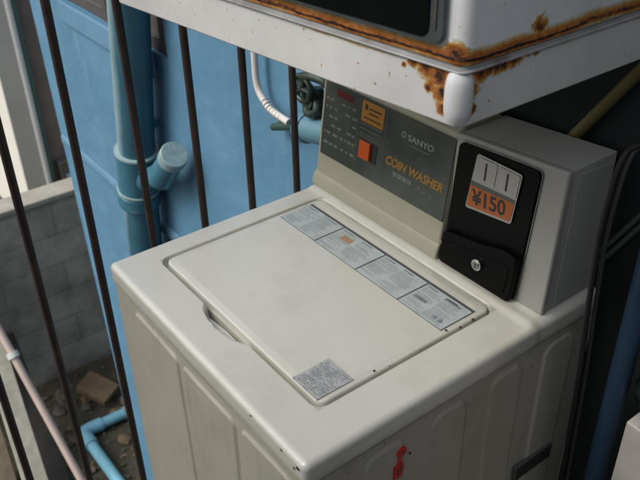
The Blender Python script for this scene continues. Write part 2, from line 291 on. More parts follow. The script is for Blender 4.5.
# ------------------------------------------------------------------ helpers
def tag(o, label=None, cat=None, group=None, kind=None):
    if label: o['label'] = label
    if cat: o['category'] = cat
    if group: o['group'] = group
    if kind: o['kind'] = kind
    return o
def empty(name, loc=(0, 0, 0)):
    o = bpy.data.objects.new(name, None); COL.objects.link(o); o.location = loc; o.empty_display_size = .05
    return o
def link(name, me, parent=None):
    o = bpy.data.objects.new(name, me); COL.objects.link(o)
    if parent:
        o.parent = parent
        off = Vector((0, 0, 0)) if parent.parent else Vector(parent.location)
        o.matrix_parent_inverse = Matrix.Translation(-off)
    return o
class MB:
    def __init__(s): s.bm = bmesh.new(); s.mi = 0
    def _set(s, faces, smooth=True):
        for f in faces: f.material_index = s.mi; f.smooth = smooth
    def box(s, x0, x1, y0, y1, z0, z1, mtx=None):
        vs = [s.bm.verts.new(c) for c in ((x0, y0, z0), (x1, y0, z0), (x1, y1, z0), (x0, y1, z0), (x0, y0, z1), (x1, y0, z1), (x1, y1, z1), (x0, y1, z1))]
        fs = [s.bm.faces.new([vs[i] for i in q]) for q in ((3, 2, 1, 0), (4, 5, 6, 7), (0, 1, 5, 4), (1, 2, 6, 5), (2, 3, 7, 6), (3, 0, 4, 7))]
        s._set(fs)
        if mtx: bmesh.ops.transform(s.bm, matrix=mtx, verts=vs)
        return vs
    def prism(s, pts, d):
        """pts: 3-d outline, d: extrusion vector"""
        d = Vector(d); a = [s.bm.verts.new(p) for p in pts]; b = [s.bm.verts.new(Vector(p) + d) for p in pts]
        n = len(a); fs = [s.bm.faces.new(a), s.bm.faces.new(b[::-1])]
        for i in range(n): fs.append(s.bm.faces.new((a[i], b[i], b[(i + 1) % n], a[(i + 1) % n])))
        s._set(fs); return a + b
    def tube(s, path, r, seg=14, cap=True):
        path = [Vector(p) for p in path]; n = len(path); rs = r if isinstance(r, (list, tuple)) else [r] * n
        t0 = (path[1] - path[0]).normalized(); u = t0.orthogonal().normalized(); rings = []
        for i, p in enumerate(path):
            t = (path[min(i + 1, n - 1)] - path[max(i - 1, 0)]).normalized()
            u = (u - t * u.dot(t)).normalized(); v = t.cross(u)
            rings.append([s.bm.verts.new(p + (u * math.cos(k * 2 * math.pi / seg) + v * math.sin(k * 2 * math.pi / seg)) * rs[i]) for k in range(seg)])
        fs = []
        for a, b in zip(rings, rings[1:]):
            for k in range(seg): fs.append(s.bm.faces.new((a[k], a[(k + 1) % seg], b[(k + 1) % seg], b[k])))
        if cap: fs.append(s.bm.faces.new(rings[0][::-1])); fs.append(s.bm.faces.new(rings[-1]))
        s._set(fs)
    def grid(s, us, vs, fn):
        V = [[s.bm.verts.new(fn(u, v)) for v in vs] for u in us]; fs = []
        for i in range(len(us) - 1):
            for j in range(len(vs) - 1): fs.append(s.bm.faces.new((V[i][j], V[i + 1][j], V[i + 1][j + 1], V[i][j + 1])))
        s._set(fs); return V
    def build(s, name, m, parent=None, bevel=0, seg=2, angle=40, recalc=True, fn=None):
        if recalc: bmesh.ops.recalc_face_normals(s.bm, faces=s.bm.faces[:])
        if fn:
            for v in s.bm.verts: v.co = fn(v.co)
        me = bpy.data.meshes.new(name); s.bm.to_mesh(me); s.bm.free()
        for x in (m if isinstance(m, (list, tuple)) else [m]): me.materials.append(x)
        me.set_sharp_from_angle(angle=R(angle))
        o = link(name, me, parent)
        if bevel:
            b = o.modifiers.new('bevel', 'BEVEL'); b.width = bevel; b.segments = seg; b.limit_method = 'ANGLE'; b.angle_limit = R(35)
            b.harden_normals = True
        return o
def rrect(x0, x1, y0, y1, r, n=6):
    out = []
    for cx, cy, a in ((x1 - r, y1 - r, 0), (x0 + r, y1 - r, 90), (x0 + r, y0 + r, 180), (x1 - r, y0 + r, 270)):
        for k in range(n + 1):
            t = R(a + 90 * k / n); out.append((cx + r * math.cos(t), cy + r * math.sin(t)))
    return out
def catmull(P, k=8):
    P = [Vector(p) for p in P]; Q = [2 * P[0] - P[1]] + P + [2 * P[-1] - P[-2]]; out = []
    for i in range(1, len(Q) - 2):
        a, b, c, d = Q[i - 1:i + 3]
        for j in range(k):
            t = j / k
            out.append(.5 * ((2 * b) + (c - a) * t + (2 * a - 5 * b + 4 * c - d) * t * t + (3 * b - a - 3 * c + d) * t ** 3))
    out.append(P[-1]); return out
def sstep(a, b, x):
    t = max(0, min(1, (x - a) / (b - a))); return t * t * (3 - 2 * t)
def text_mesh(body, size, depth=.0004, shear=0, bold=0, spacing=1.0):
    cu = bpy.data.curves.new('lettering', 'FONT'); cu.body = body; cu.size = size; cu.extrude = depth / 2
    cu.shear = shear; cu.offset = bold; cu.space_character = spacing; cu.align_x = 'LEFT'
    o = bpy.data.objects.new('tmp', cu); COL.objects.link(o)
    bpy.context.view_layer.update()
    me = bpy.data.meshes.new_from_object(o.evaluated_get(bpy.context.evaluated_depsgraph_get()))
    bpy.data.objects.remove(o); return me
def lettering(body, size, m, parent, mtx, width=None, **kw):
    me = text_mesh(body, size, **kw)
    if width:
        xs = [v.co.x for v in me.vertices]; k = width / (max(xs) - min(xs))
        for v in me.vertices: v.co.x = (v.co.x - min(xs)) * k
    me.transform(mtx); me.materials.clear(); me.materials.append(m)
    me.name = 'lettering'
    return link('lettering', me, parent)

# =================================================================== CAMERA
cam = bpy.data.cameras.new('Camera'); camo = bpy.data.objects.new('Camera', cam); COL.objects.link(camo)
r_ = Vector((0.6046415402, 0.7962834490, -0.0184736768)); u_ = Vector((-0.4249063887, 0.3420880448, 0.8381111683)); f_ = Vector((-0.6736936757, 0.4989072444, -0.5451865670))
mw = Matrix.Identity(4)
for i in range(3): mw[i][0] = r_[i]; mw[i][1] = u_[i]; mw[i][2] = -f_[i]
mw.translation = (1.09039509, -0.36252015, 0.74585121)
camo.matrix_world = mw
cam.sensor_width = 36; cam.lens = 786.2156 / 640 * 36; cam.clip_start = .01; cam.clip_end = 200
cam.dof.use_dof = True; cam.dof.focus_distance = 1.12; cam.dof.aperture_fstop = 11
scene.camera = camo

# =================================================================== SETTING
mb = MB(); mb.box(-40, 40, -40, 40, YARD - .3, YARD)
g = tag(mb.build('yard_ground', M['yard']), kind='structure')
mb = MB(); mb.box(-.17, 4, -5, WY - .002, FLOOR - .25, FLOOR)
tag(mb.build('terrace_floor', M['terrace'], bevel=.01), kind='structure')

# ---- blue house with window, sill and ledge
house = tag(empty('blue_house', (-1.0, WY, YARD)), 'light blue painted house wall with a ledge and a dark window, behind the iron railing', 'house')
XL = -2.14
mb = MB()
mb.box(XL, -1.72, WY, 3.4, YARD, 2.6)
mb.box(-.93, .14, WY, 3.4, YARD, 2.6)
mb.box(-1.72, -.93, WY, 3.4, YARD, -.045)
mb.box(-1.72, -.93, WY, 3.4, 1.1, 2.6)
mb.box(-1.72, -.93, WY + .25, 3.4, -.045, 1.1)
mb.build('wall', M['wall'], house, fn=lambda c: Vector((c.x + (.19 if c.z < -1 else -.11), c.y, c.z)) if c.x < -2 else c)
mb = MB(); mb.box(-1.72, -1.01, WY - .020, WY - .001, -.125, -.045); mb.build('sill', M['ledge'], house, bevel=.006)
mb = MB(); XE = XL + .085; mb.prism([(XE, WY - .001, -.69), (XE, WY - .010, -.703), (XE, WY - .010, -.735), (XE, WY - .001, -.75)], (-XE + .13, 0, 0)); mb.build('ledge', M['ledge'], house, bevel=.003)
win = None
mb = MB()
for b in ((-1.718, -1.67), (-.98, -.932), (-1.385, -1.345)): mb.box(b[0], b[1], WY + .004, WY + .05, -.044, 1.098)
mb.box(-1.67, -1.385, WY + .006, WY + .048, -.044, 0); mb.box(-1.345, -.98, WY + .006, WY + .048, -.044, 0)
mb.box(-1.67, -1.385, WY + .006, WY + .048, 1.04, 1.098); mb.box(-1.345, -.98, WY + .006, WY + .048, 1.04, 1.098)
win = mb.build('window', M['winframe'], house, bevel=.004)
mb = MB(); mb.box(-1.68, -1.375, WY + .02, WY + .03, -.02, 1.06); mb.box(-1.355, -.97, WY + .02, WY + .03, -.02, 1.06); mb.build('pane', M['pane'], win)

# ---- dark wall on the right and added unseen light blockers
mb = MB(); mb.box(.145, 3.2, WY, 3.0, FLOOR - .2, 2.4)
tag(mb.build('shaded_wall', M['darkwall']), 'wall coloured near black for the deep shade behind the coin box and cables', 'wall')
mb = MB(); mb.box(1.42, 1.62, -4.5, WY - .01, FLOOR, .82)  # unseen wall, added and sized to keep the right-hand side dim
tag(mb.build('unseen_side_blocker', M['passage']), 'added unseen grey wall blocking light to the right of the machine', 'wall')
mb = MB(); mb.box(-.12, 1.41, -1.95, -1.65, FLOOR, 2.2)  # unseen wall added to shade the machine from the front
tag(mb.build('unseen_shade_wall', M['terrace'], bevel=.01), 'added unseen grey wall behind the viewer, shading the machine', 'wall')
# ---- concrete block wall
mb = MB(); mb.box(-3.56, -3.41, -3.5, 4.5, YARD - .05, -1.74)
bw = mb.build('block_wall', M['block']); tag(bw, 'low grey concrete block wall across the yard, seen between the left bars', 'wall')
mb = MB(); mb.box(-3.575, -3.395, -3.5, 4.5, -1.739, -1.70); mb.build('coping', M['coping'], bw, bevel=.01)

# ---- far house
fh = tag(empty('far_house', (-5.6, 1.2, YARD)), 'pale cream and grey house beyond the block wall at the left edge', 'house')
mb = MB(); mb.box(-16, -5.215, 1.165, 1.40, YARD, 2.5); mb.build('wall', M['cream_far'], fh)
mb = MB(); mb.box(-5.213, -5.19, 1.166, 1.40, YARD, 2.5); mb.build('pilaster', M['grey_far'], fh)
mb = MB(); mb.box(-9, -5.235, 1.402, 4.5, YARD, 2.5); mb.build('side_wall', M['brown_far'], fh)
mb = MB(); mb.tube([(-5.17, 1.352, YARD), (-5.17, 1.352, 2.4)], .026); mb.build('downpipe', M['whitepipe'], fh)
mb = MB(); mb.tube([(-5.185, 1.398, YARD), (-5.185, 1.398, 2.4)], .018); mb.build('downpipe_shadow', M['teal'], fh)  # thin tube standing in for the downpipe's teal shadow line
mb = MB(); mb.box(-5.235, -5.13, 1.46, 1.60, -2.66, -2.36); mt = mb.build('meter_box', M['meter'], fh, bevel=.01)
mb = MB(); mb.box(-5.13, -5.122, 1.50, 1.58, -2.62, -2.48); mb.build('meter_window', M['meterwin'], mt)

# ---- poles and boards leaning on the block wall
mb = MB(); mb.tube([(-2.19, .363, YARD + .02), (-3.37, .224, -1.81)], .023, 16)
pk = mb.build('leaning_pole', M['pinkpole']); tag(pk, 'thin pale pink pole leaning against the block wall at lower left', 'pole')
mb = MB(); mb.tube([(-2.885, .281, -2.33), (-2.86, .284, -2.357)], .036, 14); mb.build('joint_sleeve', M['whitepipe'], pk)
def plank(name, a, b, w, t, m, lab):
    a = Vector(a); b = Vector(b); d = (b - a).normalized(); s = Vector((0, 1, 0)); s = (s - d * s.dot(d)).normalized(); n = d.cross(s)
    mb = MB(); mb.prism([a - s * w / 2 - n * t / 2, a + s * w / 2 - n * t / 2, a + s * w / 2 + n * t / 2, a - s * w / 2 + n * t / 2], b - a)
    return tag(mb.build(name, m, bevel=.004), lab, 'board')
plank('leaning_board', (-2.25, .10, YARD + .01), (-3.36, .262, -2.06), .135, .03, M['beigeboard'], 'worn beige board leaning on the block wall beside the pink pole')
plank('dark_gap_strip', (-2.40, .235, YARD + .01), (-3.37, .33, -2.55), .15, .03, M['darkstrip'], 'blackish strip filling the gap between the beige board and the pink pole')  # black strip fills the dark gap between board and pole

plank('leaning_lath', (-2.63, -.03, YARD + .01), (-3.36, .09, -2.05), .17, .03, M['tanboard'], 'tan board leaning leftmost against the block wall, left of the beige board')
# ---- yard bits: slab, rubble, pipe elbow
mb = MB(); mb.box(-.12, .12, -.085, .085, -.03, .03)
o = mb.build('paving_slab', M['slab'], bevel=.01); o.location = (-3.03, .765, YARD + .085); o.rotation_euler = (R(4), R(14), R(30))
tag(o, 'loose brown paving slab tilted on the rubble in the yard', 'slab')
for i in range(64):
    mb = MB(); bmesh.ops.create_icosphere(mb.bm, subdivisions=2, radius=1)
    sx = random.uniform(.012, .05); off = Vector((random.random() * 50, 0, 0))
    for v in mb.bm.verts:
        k = 1 + .45 * mnoise.noise(v.co * 1.3 + off); v.co = Vector((v.co.x * sx * k, v.co.y * sx * .8 * k, v.co.z * sx * .6 * k))
    o = mb.build('rubble_stone', M['rubble' if i % 3 else 'slab'], angle=25); o.location = (random.uniform(-3.36, -2.2), random.uniform(.1, 1.15), YARD + sx * .35); o.rotation_euler = (0, 0, random.random() * 6)
    tag(o, 'small rough stone among the rubble below the block wall', 'stone', 'rubble stones in the yard')
dp = tag(empty('drain_elbow', (-2.72, .54, YARD)), 'bright blue plastic drain pipe with an elbow lying on the yard ground', 'pipe')
z = YARD + .05
mb = MB(); mb.tube([(-2.72, .90, z + .01), (-2.74, .60, z)], .036, 16); mb.tube([(-2.66, .53, z), (-2.10, .545, z - .005)], .036, 16); mb.build('pipe_run', M['brightpvc'], dp)
mb = MB(); mb.tube(catmull([(-2.737, .66, z), (-2.742, .575, z), (-2.72, .535, z), (-2.60, .532, z)]), .045, 16); mb.build('elbow', M['brightpvc'], dp)
mb = MB(); mb.tube([(-2.724, .84, z + .008), (-2.726, .81, z + .007)], .044, 16); mb.build('coupling', M['pvccap'], dp)

mb = MB(); rnd = random.Random(21)
for i in range(900):
    c = Vector((rnd.uniform(-3.38, -1.6), rnd.uniform(-.2, 1.5), YARD + rnd.uniform(.004, .02))); a = rnd.random() * 6.3; l = rnd.uniform(.008, .026); w_ = l * rnd.uniform(.2, .6)
    d = Vector((math.cos(a), math.sin(a), rnd.uniform(-.4, .4))); p = Vector((-math.sin(a), math.cos(a), rnd.uniform(-.3, .3)))
    q = [c - d * l, c + p * w_, c + d * l, c - p * w_]
    f = mb.bm.faces.new([mb.bm.verts.new(v) for v in q]); f.material_index = rnd.randrange(3)
o = mb.build('leaf_litter', [M['slab'], M['rubble'], M['moss']], recalc=False)
tag(o, 'dry leaf scraps and small litter strewn over the yard ground', 'litter', kind='stuff')
# ---- railing
rl = tag(empty('iron_railing', (-.1, .2, FLOOR)), 'dark iron railing of thin upright bars to the left of the washing machine', 'railing')
def bar_mesh():
    mb = MB(); mb.tube([(0, 0, FLOOR + .06), (0, 0, .80)], .0073, 12); return mb
b0 = None
for k in range(-9, 6):
    y = .017 + .1112 * k
    if b0 is None: b0 = bar_mesh().build('bar', M['iron'], rl); o = b0
    else:
        o = b0.copy(); COL.objects.link(o)
    o.location = (-.1, y, 0); o.rotation_euler = (R(random.uniform(-.25, .25)), R(random.uniform(-.25, .25)), random.random() * 6)
mb = MB(); mb.box(-.113, -.087, -1.05, WY - .001, .80, .83); mb.build('top_rail', M['iron'], rl, bevel=.003)
mb = MB(); mb.box(-.113, -.087, -1.05, WY - .001, FLOOR + .03, FLOOR + .06); mb.build('bottom_rail', M['iron'], rl, bevel=.003)
for y in (-1.05, WY - .025):
    mb = MB(); mb.box(-.112, -.088, y, y + .024, FLOOR, .80); mb.build('post', M['iron'], rl, bevel=.003)

# ---- wall drain pipe with branch
pp = tag(empty('drain_pipe', (-1.12, .52, YARD)), 'blue painted vertical drain pipe with a capped side branch, on the blue wall', 'pipe')
A = Vector((-.955, .525, .21)); B = Vector((-1.115, .525, -.52)); pr = .059
dirp = (B - A).normalized()
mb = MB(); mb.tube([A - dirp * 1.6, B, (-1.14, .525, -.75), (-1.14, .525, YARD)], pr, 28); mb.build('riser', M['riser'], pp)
def at(t): return A.lerp(B, t)
mb = MB(); mb.tube([at(.80), at(1.02)], pr + .009, 28); mb.tube([at(1.02), at(1.09)], pr + .012, 28)
mb.build('coupling', M['pipe'], pp, bevel=.004)
for t in (.795, 1.0):
    mb = MB(); mb.tube([at(t), at(t + .01)], pr + .0125, 28); mb.build('seam_ring', M['pvcring'], pp)
C0 = at(.98); C1 = Vector((-.905, .525, -.385)); C2 = Vector((-.825, .53, -.295))
mb = MB(); mb.tube([C0, C0.lerp(C1, .6), C1], pr * .60, 24); mb.tube([C1 - (C2 - C1) * .3, C2], pr * .68, 24); mb.build('branch', M['pipe'], pp)
mb = MB(); mb.tube([C2 - (C2 - C1) * .25, C2 + (C2 - C1) * .08], pr * .72, 24); mb.build('branch_cap', M['pvccap'], pp, bevel=.004)
mb = MB(); mb.box(-1.075, -1.045, .575, WY - .0005, -.30, -.275); mb.build('wall_bracket', M['pipe'], pp)

# ---- tap, drain hose
tp = tag(empty('wall_tap', (-.14, WY, .05)), 'greenish corroded wall tap on a short aqua plastic pipe beside the console', 'tap')
mb = MB(); mb.tube([(-.20, .555, .012), (-.06, .555, .045)], .030, 24); mb.tube([(-.205, .555, .011), (-.18, .555, .017)], .034, 24)
mb.build('pipe_stub', M['aquapvc'], tp, bevel=.003)
mb = MB(); mb.tube([(-.14, .556, .04), (-.15, .556, .12)], .014, 12); mb.tube([(-.15, .598, .09), (-.15, .53, .095)], .016, 12)
mb.tube(catmull([(-.15, .545, .115), (-.17, .535, .14), (-.14, .53, .155), (-.10, .54, .150), (-.08, .55, .12)]), .009, 10)
mb.tube(catmull([(-.18, .55, .08), (-.16, .54, .065), (-.13, .54, .08), (-.14, .545, .10)]), .010, 10)
mb.build('valve_body', M['verdigris'], tp)
mb = MB()
for a in range(0, 360, 72):
    mb.tube([(-.165, .53, .12), (-.165 + .028 * math.cos(R(a)), .53, .12 + .028 * math.sin(R(a)))], .006, 8)
mb.tube([(-.165 + .028 * math.cos(R(a)), .53, .12 + .028 * math.sin(R(a))) for a in range(0, 361, 20)], .006, 8)
mb.build('handwheel', M['greenmetal'], tp)
mb = MB(); mb.tube([(-.345, .57, -.043), (-.26, .57, -.008)], [.009, .012], 12); mb.tube([(-.26, .57, -.008), (-.205, .558, .012)], .006, 8); mb.build('lever', M['darkgreen'], tp)
hs = tag(empty('drain_hose', (-.40, .57, .2)), 'thin pale drain hose curving down the blue wall to the tap', 'hose')
mb = MB(); mb.tube(catmull([(-.40, .57, .62), (-.405, .57, .30), (-.408, .57, .12), (-.405, .57, .046), (-.380, .57, .014), (-.345, .57, -.002), (-.27, .565, -.004)], 10), .0085, 14); mb.build('tube', M['hose'], hs)
mb = MB()
P = catmull([(-.378, .57, .013), (-.345, .57, -.002), (-.30, .567, -.006)], 10)
for i in range(0, 20, 3): mb.tube([P[i], P[i].lerp(P[i + 1], .5)], .0103, 14)
mb.build('clamp_ridges', M['whitepipe'], hs)

# =================================================================== COIN WASHER
W, D = .56, .578
wm = tag(empty('coin_washer', (W / 2, D / 2, FLOOR)), 'cream top loading coin washing machine with closed lid and coin box', 'washing machine')
LX0, LX1, LY0, LY1 = .050, .489, .0735, .409
def rr_sd(x, y, x0, x1, y0, y1, r):
    cx, cy = (x0 + x1) / 2, (y0 + y1) / 2
    qx, qy = abs(x - cx) - ((x1 - x0) / 2 - r), abs(y - cy) - ((y1 - y0) / 2 - r)
    return math.hypot(max(qx, 0), max(qy, 0)) + min(max(qx, qy), 0) - r
def top_z(x, y):
    sd = rr_sd(x, y, LX0, LX1, LY0, LY1, .018)
    zz = 0.0
    zz -= .012 * sstep(.003, -.001, sd)                                  # well the lid lies in
    # finger scoop in front of the lid
    hx = (x - .264) / .066; hy = (y - .076) / .023
    if y < .085:
        zz -= (.014 if hx > 0 else .014 + .008 * min(1, -hx)) * sstep(1.0, .45 if hx > 0 else .80, math.hypot(hx, max(0, -hy)) if abs(hx) < 1.2 else 2) * (1 if sd > -.002 else 0)
    zz += .0045 * sstep(.408, .428, y) * sstep(-.002, .01, x) * sstep(.56, .54, x)   # swell to the console
    zz += .0012 * math.sin(x * 7) * math.sin(y * 6)
    return zz
def lin(a, b, n): return [a + (b - a) * i / n for i in range(n + 1)]
EDGE = .010
us = [0, W]; 
prof = []                                                                   # rounded edge profile: (inset, z)
for k in range(7):
    t = R(90 * k / 6); prof.append((EDGE * (1 - math.sin(t)), -EDGE * (1 - math.cos(t)) if False else -EDGE + EDGE * math.cos(R(90 - 90 * k / 6))))
ins = sorted({round(EDGE * (1 - math.cos(R(90 * k / 6))), 5) for k in range(7)})
def axis(a, b, n): return [a + i for i in ins[:-1]] + lin(a + EDGE, b - EDGE, n) + [b - i for i in ins[:-1][::-1]]
def edge_drop(d): 
    if d >= EDGE: return 0
    return -(EDGE - math.sqrt(max(0, EDGE ** 2 - (EDGE - d) ** 2)))
mb = MB()
xs, ys = axis(0, W, 270), axis(0, D, 280)
def cover(x, y):
    dx, dy = min(x, W - x), min(y, D - y)
    # rounded outline corners
    a, b = max(0, EDGE - dx), max(0, EDGE - dy); h = math.hypot(a, b)
    X, Y = x, y
    if a > 0 and b > 0:
        s = max(a, b) / h if h else 1
        X = (EDGE - a * s) if x < W / 2 else W - (EDGE - a * s); Y = (EDGE - b * s) if y < D / 2 else D - (EDGE - b * s)
        h = max(a, b)
    drop = -(EDGE - math.sqrt(max(0, EDGE ** 2 - h ** 2)))
    return Vector((X, Y, top_z(X, Y) + drop))
V = mb.grid(xs, ys, cover)
# skirt of the cover
ring = [V[i][0] for i in range(len(xs))] + [V[-1][j] for j in range(1, len(ys))] + [V[i][-1] for i in range(len(xs) - 2, -1, -1)] + [V[0][j] for j in range(len(ys) - 2, 0, -1)]
low = [mb.bm.verts.new((v.co.x, v.co.y, -.034)) for v in ring]; inn = [mb.bm.verts.new((min(max(v.co.x, .012), W - .012), min(max(v.co.y, .012), D - .012), -.034)) for v in ring]
fs = []
for i in range(len(ring)):
    j = (i + 1) % len(ring)
    fs.append(mb.bm.faces.new((ring[i], low[i], low[j], ring[j])))
    try: fs.append(mb.bm.faces.new((low[i], inn[i], inn[j], low[j])))
    except Exception: pass
mb._set(fs)
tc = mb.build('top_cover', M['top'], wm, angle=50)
# lid
mb = MB()
lo = rrect(LX0 + .005, LX1 - .0018, LY0 + .005, LY1 - .003, .015, 8)
lay = [(0, -.011), (0, -.0016), (.0005, -.0004), (.0015, .0006), (.0035, .0012), (.009, .0014), (.011, .0020), (.014, .0022)]
cx, cy = (LX0 + LX1) / 2, (LY0 + LY1) / 2
rings = []
for inset, z in lay:
    hw, hh = (LX1 - LX0) / 2 - .003, (LY1 - LY0) / 2 - .003
    rings.append([mb.bm.verts.new((cx + (x - cx) * (1 - inset / hw), cy + (y - cy) * (1 - inset / hh), z)) for x, y in lo])
fs = []
for a, b in zip(rings, rings[1:]):
    for i in range(len(a)): fs.append(mb.bm.faces.new((a[i], a[(i + 1) % len(a)], b[(i + 1) % len(a)], b[i])))
fs.append(mb.bm.faces.new(rings[-1])); fs.append(mb.bm.faces.new(rings[0][::-1])); mb._set(fs)
lid = mb.build('lid', M['top'], wm, angle=50)
LZ = .0022
# printed instruction labels on the lid
def label_mesh(x0, x1, y0, y1, seed, kind):
    rnd = random.Random(seed); mb = MB(); mb.mi = 2; mb.box(x0, x1, y0, y1, LZ + .0001, LZ + .0005)
    mb.mi = 0; mb.box(x0 + .0012, x1 - .0012, y0 + .0010, y1 - .0058, LZ + .0005, LZ + .0008); mb.mi = 1
    def dash(a, b, y, h, zt=LZ + .0010): mb.box(a, b, y - h / 2, y + h / 2, LZ + .0008, zt)
    # columns of tiny print
    ncol = 2 if kind != 3 else 2; wcol = (x1 - x0 - .010) / ncol
    for c in range(ncol):
        cx0 = x0 + .005 + c * wcol
        y = y1 - .011; dash(cx0, cx0 + wcol * rnd.uniform(.45, .8), y, .0030); y -= .006
        while y > y0 + .006:
            if rnd.random() < .18: y -= .003; continue
            x = cx0; end = cx0 + wcol * rnd.uniform(.55, .92)
            while x < end:
                l = rnd.uniform(.002, .007); dash(x, min(x + l, end), y, .0011); x += l + rnd.uniform(.0006, .0016)
            y -= .0031
    if kind == 1:
        mb.mi = 3; mb.box(x0 + .020, x0 + .045, y1 - .034, y1 - .020, LZ + .0010, LZ + .0012)
    if kind == 3:
        for cxx, cyy in ((x1 - .016, y0 + .014), (x1 - .028, y0 + .014)):
            pts = [(cxx + .0045 * math.cos(R(a)), cyy + .0045 * math.sin(R(a)), LZ + .0010) for a in range(0, 360, 30)]
            mb.prism(pts, (0, 0, .0002))
        dash(x0 + .008, x0 + .034, y0 + .030, .0065); dash(x0 + .045, x0 + .078, y1 - .014, .006)
    return mb
ly0, ly1 = .308, .381
for i, (a, b) in enumerate(((.065, .167), (.168, .278), (.279, .381), (.382, .477))):
    label_mesh(a, b, ly0, ly1, 11 + i, i).build('instruction_label', [M['label'], M['labelink'], M['labelborder'], M['brown']], lid)
mb = MB(); mb.box(.423, .478, .079, .143, LZ + .0001, LZ + .0006)
mb.mi = 1
rnd = random.Random(5); y = .137
while y > .084:
    x = .427
    while x < .473:
        l = rnd.uniform(.002, .008)
        if rnd.random() < .75: mb.box(x, min(x + l, .474), y - .0009, y + .0009, LZ + .0006, LZ + .0008)
        x += l + .0012
    y -= .0034
mb.build('worn_label', [M['warn'], M['labelink']], lid)
# rust specks on the top
def speck(x, y, z, r, n=(0, 0, 1), par=None, m='rustspot', el=1.6):
    mb = MB(); pts = []
    for a in range(0, 360, 30):
        k = r * random.uniform(.7, 1.2)
        if n[2]: pts.append((x + k * el * math.cos(R(a)), y + k * math.sin(R(a)), z))
        elif n[1]: pts.append((x + k * el * math.cos(R(a)), y, z + k * math.sin(R(a))))
        else: pts.append((x, y + k * el * math.cos(R(a)), z + k * math.sin(R(a))))
    mb.prism(pts, (n[0] * .0004, n[1] * .0004, n[2] * .0004)); return mb.build('rust_speck', M[m], par or tc)
for x, y, r in ((.482, .176, .0022), (.4815, .315, .0022), (.489, .337, .0024), (.4885, .365, .0032), (.487, .20, .001)):
    speck(x, y, .0024 if x < .486 else .0012, r, par=lid if x < .486 else tc, el=1.0)
for x, z, r in ((.51, -.010, .0018), (.537, -.019, .0016), (.545, -.012, .0024), (.44, -.006, .0012)):
    speck(x, -.0002, z, r, (0, -1, 0))

# cabinet body with embossed panels
def face_relief(ribs, ztop, r, hgt, s, z):
    h = 0
    for a, b in ribs:
        sd = rr_sd(s, z, a, b, -1.4, ztop, r); h = max(h, hgt * sstep(.0026, -.0026, sd))
    return h
FR = [(.078, .225), (.243, .390), (.408, .525)]
RR = [(.097, .165), (.218, .287), (.338, .408), (.458, .528)]
bx0, bx1, by0, by1 = .003, W - .003, .003, D - .003
def fine(a, b, step): return lin(a, b, max(1, int((b - a) / step)))
mb = MB()
zs = lin(-.915, -.20, 60) + lin(-.197, -.034, 72)
mb.grid(fine(bx0 + .006, bx1 - .006, .0022), zs, lambda x, z: Vector((x, by0 - face_relief(FR, -.058, .012, .0038, x, z) + .0015 * math.sin(x * 16 + z * 5), z)))
mb.grid(fine(by0 + .006, by1 - .006, .0022), zs, lambda y, z: Vector((bx1 + face_relief(RR, -.056, .022, .0032, y, z) + .0008 * math.sin(y * 14 + z * 6), y, z)))
# rounded front corners, left side, back
for cxx, cyy, a0 in ((bx1 - .006, by0 + .006, -90), (bx0 + .006, by0 + .006, 180)):
    mb.grid([R(a0 + 90 * k / 6) for k in range(7)], [-.915, -.034], lambda t, z, X=cxx, Y=cyy: Vector((X + .006 * math.cos(t), Y + .006 * math.sin(t), z)))
mb.grid([by0 + .006, by1], [-.915, -.034], lambda y, z: Vector((bx0, y, z)))
mb.grid([bx0, bx1], [-.915, -.034], lambda x, z: Vector((x, by1, z)))
mb.box(.02, W - .02, .02, D - .02, -.915, -.905)
grime_add(M['body'], [(2, -.036, .006)], (.05, .045, .04), 1.2)
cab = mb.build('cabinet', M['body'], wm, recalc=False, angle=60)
mb = MB(); mb.box(.010, W - .010, .010, D - .010, -.0355, -.0335); mb.build('seam_strip', M['gap'], wm)
for (fx, fy) in ((.05, .05), (W - .05, .05), (.05, D - .05), (W - .05, D - .05)):
    mb = MB(); mb.tube([(fx, fy, FLOOR), (fx, fy, -.914)], .02, 16); mb.build('foot', M['blackplastic'], wm)
# carrying grip on the right side
mb = MB(); mb.box(W - .0008, W + .0045, .425, .52, -.335, -.300); gr = mb.build('side_grip', M['cabgrip'], wm, bevel=.002)
mb = MB(); mb.box(W + .0040, W + .0050, .429, .516, -.331, -.304); mb.build('grip_recess', M['gap'], gr)
speck(W + .0005, .428, -.318, .004, (1, 0, 0), par=gr, m='lockm')
# red emblem
mb = MB()
def ringy(cyy, czz, ry, rz, rot, t):
    n = 22; out = []; inner = []
    for k in range(n):
        a = 2 * math.pi * k / n
        for R1, L_ in ((1, out), (t, inner)):
            p = (math.cos(a) * ry * R1, math.sin(a) * rz * R1)
            L_.append((cyy + p[0] * math.cos(rot) - p[1] * math.sin(rot), czz + p[0] * math.sin(rot) + p[1] * math.cos(rot)))
    X0, X1 = W + .0015, W + .0034
    vo = [mb.bm.verts.new((X1, *p)) for p in out]; vi = [mb.bm.verts.new((X1, *p)) for p in inner]; vb = [mb.bm.verts.new((X0 - .004, *p)) for p in out]
    fs = []
    for k in range(n):
        j = (k + 1) % n
        fs.append(mb.bm.faces.new((vo[k], vo[j], vi[j], vi[k]))); fs.append(mb.bm.faces.new((vb[k], vb[j], vo[j], vo[k])))
    mb._set(fs)
ringy(.1585, -.0775, .0088, .0078, R(35), .35)
ringy(.1545, -.1105, .0088, .0155, R(-8), .50)
mb.prism([(W + .0012, .154, -.083), (W + .0012, .160, -.083), (W + .0012, .159, -.098), (W + .0012, .152, -.098)], (.0016, 0, 0))
mb.prism([(W + .0012, .1525, -.102), (W + .0012, .1560, -.102), (W + .0012, .1565, -.118), (W + .0012, .1535, -.118)], (.0022, 0, 0))
mb.prism([(W + .0012, .1455, -.100), (W + .0012, .148, -.100), (W + .0012, .1475, -.15), (W + .0012, .146, -.15)], (.0016, 0, 0))
